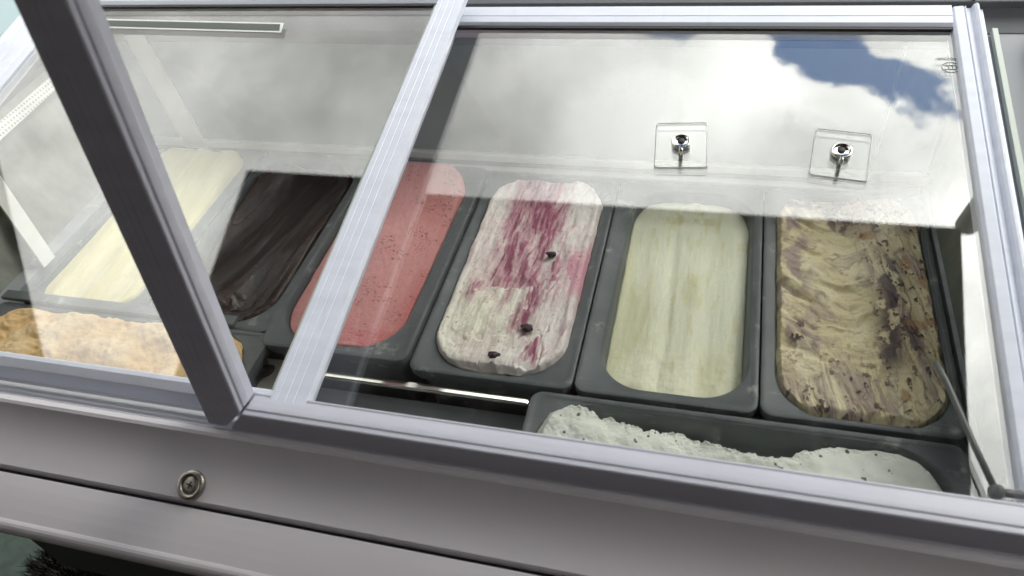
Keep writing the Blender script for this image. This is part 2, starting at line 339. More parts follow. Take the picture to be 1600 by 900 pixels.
bm = bmesh.new(); loft(bm, [LW(0.150, 0.094, 0.004), LW(0.124, 0.086, 0.004), LW(0.124, 0.086, 0.0005), LW(0.150, 0.094, 0.0005)], [LW(0.104, -0.004, 0.004), LW(0.084, -0.004, 0.004), LW(0.084, -0.004, 0.0005), LW(0.104, -0.004, 0.0005)])
part('mirrored_bar_strip', bm, M_white, fz)  # white strip standing in for a reflection of bars on the wall
# prop rod on the right wall
ROD = [B(*q) for q in ((0.4505, 0.1000, 0.010), (0.4562, 0.0855, 0.0105), (0.4695, 0.0378, 0.0115), (0.4803, 0.0030, 0.012))]
bm = bmesh.new(); tube(bm, [Vector(p) for p in ROD], 0.0024, 10); rod = part('prop_rod', bm, M_rod, fz, smooth=True)
e_ = Vector(ROD[-1])
bm = bmesh.new(); lathe(bm, [(0, -0.0055), (0.004, -0.004), (0.0055, 0), (0.004, 0.004), (0, 0.0055)], e_, (0, 0, 1), 16); part('ball_joint', bm, M_rod, rod, smooth=True)
bm = bmesh.new(); tube(bm, [e_, e_ + Vector((0.0165, 0.001, -0.001))], 0.003, 10); part('joint_stud', bm, M_rod, rod, smooth=True)
# rail of polished steel under the tubs' near edge, two crossbars
bm = bmesh.new(); loft(bm, [(-0.125, -0.0140, -0.0118), (-0.125, -0.0055, -0.0122), (-0.125, -0.0055, -0.016), (-0.125, -0.0140, -0.016)], [(0.126, -0.0140, -0.0118), (0.126, -0.0055, -0.0122), (0.126, -0.0055, -0.016), (0.126, -0.0140, -0.016)])
part('support_bar', bm, M_chrome, fz, bevel=0.0012)
bm = bmesh.new(); loft(bm, [(-0.166, -0.17, -0.06), (-0.160, -0.17, -0.06), (-0.160, 0.02, -0.06), (-0.166, 0.02, -0.06)], [(-0.20, -0.17, -0.13), (-0.194, -0.17, -0.13), (-0.194, 0.03, -0.13), (-0.20, 0.03, -0.13)])
part('well_divider', bm, M_liner, fz)
bm = bmesh.new(); tube(bm, [(-0.172, -0.02, -0.012), (-0.166, 0.0, -0.035), (-0.168, 0.008, -0.06), (-0.18, 0.0, -0.09)], 0.007, 10); part('well_gasket', bm, M_gasket, fz, smooth=True)

bm = bmesh.new(); box(bm, (-0.52, 0.0215, 0.0045), (-0.206, 0.0345, 0.0095)); part('divider_strip', bm, M_tub, fz, bevel=0.001)
bm = bmesh.new(); box(bm, (-0.155, -0.1715, -0.066), (0.127, 0.004, -0.058)); part('well_tray', bm, M_well, fz, bevel=0.002)
bm = bmesh.new(); box(bm, (-0.200, -0.07, -0.05), (-0.128, 0.016, -0.032)); part('cream_spacer', bm, M_cream, fz, bevel=0.004)
# header at the top of the slope
bm = bmesh.new()
rail(bm, [(0.505, -0.03), (0.505, -0.008), (0.524, -0.004), (0.5295, 0.004), (0.5295, 0.012), (0.545, 0.015), (0.549, 0.019), (0.562, 0.019), (0.566, 0.015), (0.64, 0.015), (0.66, -0.03)], B, X0 + 0.09, 0.60)
part('header_rail', bm, M_head, fz, bevel=0.001)
bm = bmesh.new(); loft(bm, [B(0.5165, 0.5305, 0.0125), B(0.5185, 0.5305, 0.0125), B(0.5185, 0.58, 0.0195), B(0.5165, 0.58, 0.0195)], [B(0.5165, 0.5305, 0.016), B(0.5185, 0.5305, 0.016), B(0.5185, 0.58, 0.0205), B(0.5165, 0.58, 0.0205)])
part('header_seam', bm, M_dark, fz)
# right side channel and raised side frame
bm = bmesh.new(); stile(bm, [(0.5275, -0.03), (0.5275, -0.010), (0.5425, -0.008), (0.574, -0.008), (0.576, 0.020), (0.581, 0.024), (0.60, 0.026), (0.62, 0.024), (0.622, -0.03)], B, -0.04, 0.5045)
part('side_frame', bm, M_side, fz, bevel=0.0012)
bm = bmesh.new(); stile(bm, [(0.535, -0.007), (0.535, 0.000), (0.5405, 0.000), (0.5405, -0.007)], B, -0.03, 0.5035)
part('glass_edge_strip', bm, M_green_edge, fz, bevel=0.0006)
bm = bmesh.new(); stile(bm, [(-0.665, -0.03), (-0.665, 0.012), (-0.70, 0.014), (-0.702, -0.03)], B, -0.04, 0.63)
part('side_frame', bm, M_alu2, fz, bevel=0.001)

# sliding doors ------------------------------------------------
def door(xa, xb, t, prof_left, prof_right, s_bot, s_top, top_prof, bot_prof, gx0, gx1):
    d = bpy.data.objects.new('sliding_door', None); COL.objects.link(d); d.parent = fz; d.location = B((xa + xb) / 2, 0, t) - fz.location
    for pr in (prof_left, prof_right):
        if pr:
            bm = bmesh.new(); stile(bm, pr, B, s_bot, s_top); part('stile', bm, M_alu, d, bevel=0.0007)
    bm = bmesh.new(); rail(bm, top_prof, B, gx0, gx1); part('top_rail', bm, M_alu, d, bevel=0.0008)
    bm = bmesh.new(); rail(bm, bot_prof, B, gx0, gx1); part('bottom_rail', bm, M_alu, d, bevel=0.0008)
    bm = bmesh.new(); loft(bm, [B(gx0 - 0.004, s_bot + .012, t - .002), B(gx1 + 0.004, s_bot + .012, t - .002), B(gx1 + 0.004, s_bot + .012, t + .002), B(gx0 - 0.004, s_bot + .012, t + .002)],
         [B(gx0 - 0.004, s_top - .012, t - .002), B(gx1 + 0.004, s_top - .012, t - .002), B(gx1 + 0.004, s_top - .012, t + .002), B(gx0 - 0.004, s_top - .012, t + .002)])
    part('glass_pane', bm, M_glass, d)
    return d
tL = 0.028
dl = door(-0.665, -0.0245, tL,
     [(-0.665, 0.016), (-0.665, 0.030), (-0.650, 0.034), (-0.648, 0.040), (-0.640, 0.040), (-0.638, 0.036), (-0.625, 0.036), (-0.624, 0.034), (-0.6235, 0.036), (-0.610, 0.036), (-0.608, 0.033), (-0.597, 0.032), (-0.597, 0.018)],
     grooved(-0.0565, -0.0240, 0.029, 0.038, (-0.0500, -0.0420, -0.0345), 0.0005, 0.0005), -0.022, 0.534,
     [(0.501, 0.018), (0.501, 0.034), (0.506, 0.037), (0.516, 0.037), (0.5165, 0.036), (0.517, 0.037), (0.533, 0.037), (0.533, 0.018)],
     [(-0.006, 0.018), (-0.006, 0.032), (-0.0075, 0.036), (-0.012, 0.036), (-0.020, 0.032), (-0.023, 0.010), (-0.016, 0.010)], -0.5975, -0.0561)
bm = bmesh.new(); stile(bm, [(-0.0610, 0.0305), (-0.0610, 0.0335), (-0.0568, 0.035), (-0.0568, 0.0305)], B, -0.006, 0.498); part('glazing_bead', bm, M_green_edge, dl)
dr = door(-0.0765, 0.527, 0.0,
     grooved(-0.0765, -0.0450, -0.012, 0.009, (-0.066, -0.056)),
     [(0.497, -0.012), (0.497, 0.006), (0.4995, 0.009), (0.508, 0.010), (0.5085, 0.008), (0.5095, 0.010), (0.5105, 0.010), (0.511, 0.007), (0.5155, 0.007), (0.517, 0.012), (0.5195, 0.014), (0.522, 0.012), (0.5235, 0.006), (0.5275, 0.005), (0.5275, -0.012)], -0.02, 0.526,
     [(0.497, -0.012), (0.497, 0.006), (0.500, 0.009), (0.509, 0.010), (0.5095, 0.009), (0.5102, 0.010), (0.5255, 0.011), (0.5255, -0.012)],
     [(-0.002, -0.012), (-0.002, 0.008), (-0.018, 0.008), (-0.018, -0.012)], -0.0452, 0.4968)
def strip(x0, x1, g, t0, t1):     # a slightly crooked sticker
    c_ = [(x0, 0.4584 + g), (x1, 0.4508 + g), (x1 - 0.004, 0.4692 - g), (x0 - 0.006, 0.4766 - g)]
    bm = bmesh.new(); loft(bm, [B(x, s_, t0) for x, s_ in c_], [B(x, s_, t1) for x, s_ in c_]); return bm
ls = part('label_strip', strip(-0.520, -0.2470, 0.0, 0.0302, 0.0306), M_white, dl)
part('strip_face', strip(-0.517, -0.2505, 0.0032, 0.0308, 0.0311), M_slate, ls)
for nm, pr_, x0_, x1_ in (('top_gasket', [(0.4935, 0.0022), (0.4935, 0.0058), (0.4972, 0.0058), (0.4972, 0.0022)], -0.0445, 0.4960),):
    bm = bmesh.new(); rail(bm, pr_, B, x0_, x1_); part(nm, bm, M_gasket, dr)
bm = bmesh.new(); rail(bm, [(0.4975, 0.0302), (0.4975, 0.0335), (0.5012, 0.0335), (0.5012, 0.0302)], B, -0.594, -0.0640); part('top_gasket', bm, M_gasket, dl)
# certification mark etched on the right pane
bm = bmesh.new()
def arc(bm, cx, cs, rx, rs, a0, a1, w=0.0006, n=24):
    prev = None
    for i in range(n + 1):
        a = a0 + (a1 - a0) * i / n; u, v = math.cos(a), math.sin(a)
        q = [bm.verts.new(B(cx + rx * u, cs + rs * v, 0.00215)), bm.verts.new(B(cx + (rx - w) * u, cs + (rs - w) * v, 0.00215)), bm.verts.new(B(cx + rx * u, cs + rs * v, 0.00245)), bm.verts.new(B(cx + (rx - w) * u, cs + (rs - w) * v, 0.00245))]
        if prev:
            bm.faces.new((prev[2], q[2], q[3], prev[3])); bm.faces.new((prev[0], prev[1], q[1], q[0])); bm.faces.new((prev[0], q[0], q[2], prev[2])); bm.faces.new((prev[1], prev[3], q[3], q[1]))
        prev = q
arc(bm, 0.4915, 0.440, 0.0085, 0.0075, 0, 2 * math.pi, 0.0007, 40)
for cx in (0.4870, 0.4905, 0.4940): arc(bm, cx, 0.440, 0.0030, 0.0036, -2.2, 2.2, 0.0009, 16)
part('certification_mark', bm, M_ink, dr)
cu = bpy.data.curves.new('mark_text', 'FONT'); cu.body = 'E000981'; cu.size = 0.0055; cu.extrude = 0.0001; cu.align_x = 'CENTER'
to = bpy.data.objects.new('tmp', cu); COL.objects.link(to); dg = bpy.context.evaluated_depsgraph_get(); me = bpy.data.meshes.new_from_object(to.evaluated_get(dg)); bpy.data.objects.remove(to)
mo = bpy.data.objects.new('mark_text', me); COL.objects.link(mo); me.materials.append(M_ink)
Rm = Matrix((Vector((-1, 0, 0)), SB, NB)).transposed().to_4x4(); Rm.translation = B(0.4875, 0.4505, 0.0023); me.transform(Rm); mo.parent = dr; keep(mo)

# upright guard ------------------------------------------------
gd = bpy.data.objects.new('guard_frame', None); COL.objects.link(gd); gd.parent = fz; gd.location = A(0.2, 0, 0) - fz.location
GT = 0.52
def bar(x_out, x_in, sgn):
    bm = bmesh.new()
    pr = [(x_out, 0.0255), (x_out, 0.003), (x_out + sgn * 0.003, 0.0)]
    for g in (0.010, 0.0165, 0.023): xg = x_out + sgn * g; pr += [(xg - sgn * .0008, 0.0), (xg, 0.0004), (xg + sgn * .0008, 0.0)]
    pr += [(x_in - sgn * 0.0015, 0.0), (x_in, 0.0012), (x_in, 0.0040), (x_in - sgn * 0.0012, 0.0048), (x_in - sgn * 0.0012, 0.0062), (x_in + sgn * .0002, 0.0072), (x_in + sgn * .0002, 0.0155), (x_in - sgn * .0022, 0.0175), (x_in - sgn * .0022, 0.0255)]
    # mitred foot: the outer face meets the rail at 45 degrees
    loft(bm, [A(x, 0.0135 if abs(x - x_out) < 0.02 else 0.0135 + (abs(x - x_out) - 0.02) * 1.05, d) for x, d in pr], [A(x, GT, d) for x, d in pr])
    part('guard_bar', bm, M_guard, gd, bevel=0.0005)
bar(-0.1075, -0.0695, 1); bar(0.92, 0.882, -1)
bm = bmesh.new()
pr = [(0.0080, 0.0255), (0.0080, 0.003), (0.0095, 0.0006), (0.0288, 0.0006), (0.0300, 0.0016), (0.0300, 0.0030), (0.0290, 0.0036), (0.0290, 0.0066), (0.0302, 0.0072), (0.0302, 0.0092), (0.0284, 0.0100), (0.0276, 0.0246), (0.0286, 0.0254), (0.0286, 0.0270), (0.0270, 0.0270)]
xs = lambda h: -0.0875 + 0.0185 * (h - 0.0080) / 0.0222
loft(bm, [A(xs(h), h, d) for h, d in pr], [A(0.8815, h, d) for h, d in pr]); part('guard_bottom_rail', bm, M_guard, gd, bevel=0.0005)
bm = bmesh.new(); rail(bm, [(GT, 0.0), (GT + 0.036, 0.0), (GT + 0.036, 0.0255), (GT, 0.0255)], A, -0.1075, 0.92); part('guard_top_rail', bm, M_guard, gd, bevel=0.001)
bm = bmesh.new(); loft(bm, [A(-0.072, 0.028, 0.0115), A(0.8845, 0.028, 0.0115), A(0.8845, 0.028, 0.0150), A(-0.072, 0.028, 0.0150)], [A(-0.072, GT + .004, 0.0115), A(0.8845, GT + .004, 0.0115), A(0.8845, GT + .004, 0.0150), A(-0.072, GT + .004, 0.0150)])
part('guard_glass', bm, M_gglass, gd)

# counter ledge on the operator's side --------------------------
bm = bmesh.new()
P = [(-0.095, 0.052), (-0.106, 0.056), (-0.1085, 0.0595), (-0.112, 0.0595), (-0.114, 0.0565), (-0.120, 0.0575), (-0.1225, 0.061), (-0.1255, 0.061), (-0.128, 0.058), (-0.138, 0.062), (-0.1395, 0.080), (-0.1405, 0.0795), (-0.1405, 0.045), (-0.095, 0.040)]
fy = lambda x, y, z: Vector((x, y, z))
loft(bm, [fy(X0, *p) for p in P], [fy(0.96, *p) for p in P]); part('door_track', bm, M_alu2, fz, bevel=0.0006)
bm = bmesh.new()
P = [(-0.1407, 0.0795), (-0.1425, 0.0815), (-0.1465, 0.0815), (-0.1490, 0.0800), (-0.1515, 0.0768), (-0.1560, 0.0722), (-0.1610, 0.0678), (-0.1665, 0.0636), (-0.1725, 0.0596), (-0.1790, 0.0558), (-0.1860, 0.0523), (-0.1915, 0.0498), (-0.1930, 0.0480), (-0.1930, 0.0435), (-0.1407, 0.0435)]
loft(bm, [fy(X0, *p) for p in P], [fy(0.96, *p) for p in P]); o = part('counter_upper_panel', bm, M_ledge, fz)
for p_ in o.data.polygons: p_.use_smooth = len(p_.vertices) == 4
o.data.set_sharp_from_angle(angle=rad(14))
bm = bmesh.new(); box(bm, (X0, -0.1950, 0.014), (0.96, -0.165, 0.0432)); part('counter_gap', bm, M_dark, fz)
bm = bmesh.new()
P = [(-0.1955, 0.0225), (-0.1955, 0.0440), (-0.1968, 0.0452)]
P += [(-0.1968 - 0.0335 * k, 0.0452 - 0.0105 * k - 0.0020 * k * k) for k in (0.25, 0.5, 0.75, 1.0)]
cy, cz, r = -0.2305, 0.0255, 0.0085
for i in range(1, 9):
    a = rad(75 + i * 16); P.append((cy + r * math.cos(a), cz + r * math.sin(a) - 0.0012))
P += [(-0.232, 0.0150), (-0.222, 0.0100), (-0.200, 0.0060), (-0.200, 0.0200)]
loft(bm, [fy(X0, *p) for p in P], [fy(0.96, *p) for p in P]); o = part('counter_lower_panel', bm, M_ledge, fz, bevel=0.0005)
bm = bmesh.new(); box(bm, (-0.372, -0.1995, -0.168), (0.72, -0.186, 0.028)); part('apron_panel', bm, M_body, fz)
# cross-head screw with cup washer
nrm = Vector((0, -0.036, 0.068)).normalized(); bolt = Vector((-0.1095, -0.1815, 0.0548)); bolt = bolt + nrm * 0.0006
bm = bmesh.new(); lathe(bm, [(0.0125, -0.003), (0.0125, 0.0006), (0.0115, 0.0020), (0.0098, 0.0029), (0.0085, 0.0027), (0.0074, 0.0010), (0.0073, -0.001)], bolt, nrm, 36)
cw = part('cup_washer', bm, M_screw, fz, smooth=True)
bm = bmesh.new(); lathe(bm, [(0.0, 0.0022), (0.0045, 0.0021), (0.0062, 0.0018), (0.0070, 0.0010), (0.0070, -0.002)], bolt, nrm, 28); sc = part('screw_head', bm, M_screw, cw, smooth=True)
bm = bmesh.new(); u = nrm.orthogonal().normalized(); v = nrm.cross(u); u2 = (u + v * .5).normalized(); v2 = nrm.cross(u2)
for a_, b_ in ((u2, v2), (v2, u2)):
    q = [bolt + a_ * sx * 0.0030 + b_ * sy * 0.0006 + nrm * h for h in (0.0012, 0.00235) for sx, sy in ((-1, -1), (1, -1), (1, 1), (-1, 1))]
    loft(bm, q[:4], q[4:])
part('screw_recess', bm, M_dark, cw)

# ------------------------------------------------------------------ noise in numpy
class Noise:
    def __init__(s, seed): s.r = np.random.RandomState(seed); s.g = s.r.rand(256, 256)
    def v(s, x, y):
        xi = np.floor(x).astype(int); yi = np.floor(y).astype(int); fx = x - xi; fy = y - yi
        fx = fx * fx * fx * (fx * (fx * 6 - 15) + 10); fy = fy * fy * fy * (fy * (fy * 6 - 15) + 10)
        g = s.g; a = g[xi & 255, yi & 255]; b = g[(xi + 1) & 255, yi & 255]; c = g[xi & 255, (yi + 1) & 255]; d = g[(xi + 1) & 255, (yi + 1) & 255]
        return (a * (1 - fx) + b * fx) * (1 - fy) + (c * (1 - fx) + d * fx) * fy
    def f(s, x, y, o=5, gain=0.5):
        t = 0; a = 1; w = 0
        for i in range(o): t = t + a * s.v(x * 2 ** i + 17.3 * i, y * 2 ** i + 5.1 * i); w += a; a *= gain
        return t / w
def sst(a, b, x):
    t = np.clip((x - a) / (b - a), 0, 1); return t * t * (3 - 2 * t)
def mixc_(c, d, m): return c * (1 - m[..., None]) + np.array(d) * m[..., None]

def cream_mat(name, rough=0.45, spec=0.35, grain=0.25, gscale=900, sss=0.15):
    m = bpy.data.materials.new(name); m.use_nodes = True; t = m.node_tree; b = t.nodes['Principled BSDF']
    at = t.nodes.new('ShaderNodeAttribute'); at.attribute_name = 'flavour'
    tcx = t.nodes.new('ShaderNodeTexCoord'); n = t.nodes.new('ShaderNodeTexNoise'); n.inputs['Scale'].default_value = gscale; n.inputs['Detail'].default_value = 4
    t.links.new(tcx.outputs['Object'], n.inputs['Vector'])
    r = t.nodes.new('ShaderNodeMapRange'); r.inputs['From Min'].default_value = 0.3; r.inputs['From Max'].default_value = 0.7; r.inputs['To Min'].default_value = 0.90; r.inputs['To Max'].default_value = 1.07
    t.links.new(n.outputs[0], r.inputs['Value'])
    v = t.nodes.new('ShaderNodeVectorMath'); v.operation = 'SCALE'; t.links.new(at.outputs['Color'], v.inputs[0]); t.links.new(r.outputs[0], v.inputs['Scale'])
    t.links.new(v.outputs[0], b.inputs['Base Color'])
    bp = t.nodes.new('ShaderNodeBump'); bp.inputs['Strength'].default_value = grain; bp.inputs['Distance'].default_value = 0.0008
    t.links.new(n.outputs[0], bp.inputs['Height']); t.links.new(bp.outputs[0], b.inputs['Normal'])
    b.inputs['Roughness'].default_value = rough; b.inputs['Specular IOR Level'].default_value = spec
    return m

def grid_surface(name, x0, x1, y0, y1, r, fn, mat, parent, nx=150, ny=300, edge=0.0, seed=1, drop=0.03):
    """fills a rounded opening; fn(X, Y, U, V, N) -> height, colour.  X, Y in metres, U, V in -1..1"""
    N = Noise(seed)
    u = np.linspace(-1, 1, nx); v = np.linspace(-1, 1, ny)
    U, V = np.meshgrid(u, v)
    W2, H2 = (x1 - x0) / 2, (y1 - y0) / 2; cx, cy = (x0 + x1) / 2, (y0 + y1) / 2
    yy = V * H2
    over = np.maximum(0, np.abs(yy) - (H2 - r))
    hw = W2 - r + np.sqrt(np.maximum(r * r - over * over, 0))
    X = cx + U * hw; Y = cy + yy
    if edge:
        e = N.f(X * 90, Y * 90, 4) - 0.5; k = np.maximum(sst(0.8, 1, np.abs(U)), sst(0.9, 1, np.abs(V)))
        X = X + np.sign(U) * e * edge * k * (np.abs(U) > .3); Y = Y + np.sign(V) * e * edge * k * (np.abs(V) > .5)
    h, c = fn(X, Y, U, V, N)
    Z = h
    P_ = np.stack([X, Y, Z], -1).reshape(-1, 3); C_ = np.clip(c, 0, 1).reshape(-1, 3)
    idx = np.arange(nx * ny).reshape(ny, nx)
    q = np.stack([idx[:-1, :-1], idx[:-1, 1:], idx[1:, 1:], idx[1:, :-1]], -1).reshape(-1, 4)
    bd = np.concatenate([idx[0, :], idx[1:, -1], idx[-1, -2::-1], idx[-2:0:-1, 0]])
    low = P_[bd].copy(); low[:, 2] -= drop; low[:, 0] = cx + (low[:, 0] - cx) * 0.96; low[:, 1] = cy + (low[:, 1] - cy) * 0.98
    nb = len(bd); base = len(P_); li = base + np.arange(nb)
    q2 = np.stack([bd, li, np.roll(li, -1), np.roll(bd, -1)], -1)
    P_ = np.concatenate([P_, low]); C_ = np.concatenate([C_, C_[bd]])
    off = np.zeros(3); p = parent
    while p: off += np.array(p.location); p = p.parent
    P_ = P_ - off
    q = np.concatenate([q, q2])
    me = bpy.data.meshes.new(name); me.vertices.add(len(P_)); me.vertices.foreach_set('co', P_.astype(np.float32).ravel())
    me.loops.add(q.size); me.loops.foreach_set('vertex_index', q.astype(np.int32).ravel())
    me.polygons.add(len(q)); me.polygons.foreach_set('loop_start', np.arange(0, q.size, 4, dtype=np.int32)); me.polygons.foreach_set('loop_total', np.full(len(q), 4, dtype=np.int32))
    me.update(); me.validate()
    me.polygons.foreach_set('use_smooth', np.ones(len(q), dtype=bool))
    a = me.color_attributes.new('flavour', 'FLOAT_COLOR', 'POINT'); a.data.foreach_set('color', np.concatenate([C_, np.ones((len(C_), 1))], 1).astype(np.float32).ravel())
    o = bpy.data.objects.new(name, me); COL.objects.link(o); me.materials.append(mat); o.parent = parent
    return o

# ------------------------------------------------------------------ tubs
def rrect(x0, x1, y0, y1, r, z, n=12):
    pts = []
    for (cx, cy, a0) in ((x1 - r, y1 - r, 0), (x0 + r, y1 - r, 90), (x0 + r, y0 + r, 180), (x1 - r, y0 + r, 270)):
        for i in range(n): a = rad(a0 + 90 * i / (n - 1)); pts.append((cx + r * math.cos(a), cy + r * math.sin(a), z))
    return pts
def pan(parent, x0, x1, y0, y1, z, ox0, ox1, oy0, oy1, ro, depth=0.11):
    bm = bmesh.new(); g = 0.004
    def R(d, zz, rr=0.012): return rrect(x0 + d, x1 - d, y0 + d, y1 - d, max(0.003, rr - d * .3), z + zz)
    def O(d, zz): return rrect(ox0 - d, ox1 + d, oy0 - d, oy1 + d, ro + d, z + zz)
    skin(bm, [R(0.014, -depth), R(0.009, -0.020), R(0.0035, -0.0185), R(0.0028, -0.0135), R(0.0045, -0.0118), R(0.0045, -0.0105), R(0.0003, -0.0098), R(0.0, -0.0014), R(0.0004, -0.0005), R(0.0014, 0.0), R(0.0045, -0.0001), R(0.0058, -0.0008),
              O(0.0040, -0.0014), O(0.0022, -0.0018), O(0.0006, -0.0034), O(-0.001, -0.008), O(-0.006, -0.05), O(-0.012, -depth + 0.004)], True, True)
    o = part('pan', bm, M_tub, parent, smooth=True); o.data.set_sharp_from_angle(angle=rad(32))

def tub(name, label, x0, x1, y0, y1, z, op, ro, fn, mat, seed, nx, ny, edge, depth=0.11):
    t = empty(name, ((x0 + x1) / 2, (y0 + y1) / 2, z - depth), label, 'ice cream tub', 'grey tubs of ice cream in the freezer')
    pan(t, x0, x1, y0, y1, z, *op, ro, depth)
    ic = grid_surface('ice_cream', op[0] - .0005, op[1] + .0005, op[2] - .0005, op[3] + .0005, ro, fn, mat, t, nx, ny, edge, seed)
    return t, ic

YN, YF = 0.0, 0.320
M_sm = cream_mat('smooth_cream', 0.5, 0.3, 0.20, 700)
M_gl = cream_mat('glossy_cream', 0.34, 0.26, 0.12, 500)
M_snow = cream_mat('granita', 0.6, 0.3, 0.35, 1600)
M_ice = cream_mat('icy_cream', 0.45, 0.5, 0.75, 1300)

def f_yellow(X, Y, U, V, N):
    h = -0.004 + 0.012 * sst(0.0, 1.0, V) + 0.002 * np.sin((U + 0.2 * N.f(X * 10, Y * 4, 2)) * 9) + 0.0016 * N.f(X * 120, Y * 30, 4)
    h -= 0.012 * sst(0.90, 1.0, np.abs(U)) + 0.008 * sst(0.93, 1, np.abs(V))
    n = N.f(X * 60, Y * 14, 4)
    c = np.ones(X.shape + (3,)) * np.array((0.70, 0.63, 0.30)); c = mixc_(c, (0.76, 0.70, 0.40), sst(.4, .7, n)); return h, c
def f_choc(X, Y, U, V, N):
    # long curved scoop furrows sweeping from far centre to the near left
    w = U - 0.38 * V - 0.16 * V * V + 0.30 * (N.f(X * 14, Y * 8, 3) - .5)
    n = N.f(w * 1.6 + 2, Y * 5, 2); st = N.f(w * 3.2 + 7, Y * 7, 3); fine = N.f(w * 14, Y * 12, 3)
    lump = sst(-.45, -.95, V)
    h = -0.006 + 0.026 * (n - .5) + 0.0060 * (st - .5) + 0.0004 * (fine - .5) + lump * 0.010 * (N.f(X * 60, Y * 60, 4) - .5)
    h -= 0.010 * sst(0.86, 1.0, np.abs(U)) + 0.012 * sst(0.92, 1, np.abs(V))
    c = np.ones(X.shape + (3,)) * np.array((0.036, 0.020, 0.0155)); c = mixc_(c, (0.070, 0.038, 0.028), 0.8 * sst(.50, .72, st)); c = mixc_(c, (0.018, 0.012, 0.011), .8 * sst(.5, .36, n))
    ridge = sst(.020, .004, np.abs(fine - .5)) * sst(.46, .6, N.f(X * 16, Y * 8 + 5, 3)); c = mixc_(c, (0.15, 0.095, 0.075), 0.8 * ridge); h += 0.0008 * ridge
    fr = sst(.60, .74, N.f(X * 120, Y * 90, 4)) * lump; c = mixc_(c, (0.12, 0.085, 0.075), .6 * fr)
    return h, c
def f_straw(X, Y, U, V, N):
    h = -0.001 + 0.018 * sst(0.25, 1.0, V) + 0.005 * (N.f(X * 26, Y * 8, 3) - .5) + 0.0011 * (N.f(X * 210, Y * 120, 3) - .5)
    e = np.maximum(sst(0.93, 1.0, np.abs(U)), sst(0.96, 1, np.abs(V))); h -= 0.006 * e
    p = N.f(X * 560, Y * 560, 2); pit = sst(.68, .80, p) * sst(.52, .64, N.f(X * 45 + 5, Y * 45, 3)); h -= 0.0016 * pit
    icy = sst(-.62, -.92, V) * sst(.35, .6, N.f(X * 70, Y * 60, 3)) + 0.8 * sst(.74, .94, U) * sst(-.1, -.6, V); icy = np.clip(icy, 0, 1); h += 0.0022 * icy * (N.f(X * 500, Y * 500, 3) - .5)
    c = np.ones(X.shape + (3,)) * np.array((0.62, 0.265, 0.25)); c = mixc_(c, (0.66, 0.31, 0.295), sst(.4, .65, N.f(X * 40, Y * 12, 4)))
    c = mixc_(c, (0.58, 0.13, 0.125), 0.6 * icy); c = mixc_(c, (0.36, 0.09, 0.09), 0.6 * pit)
    sp = .6 * sst(.42, .6, N.f(X * 30, Y * 24, 3)) * sst(.82, .87, N.f(X * 420 + 40, Y * 420, 2)); c = mixc_(c, (0.10, 0.02, 0.025), sp); return h, c
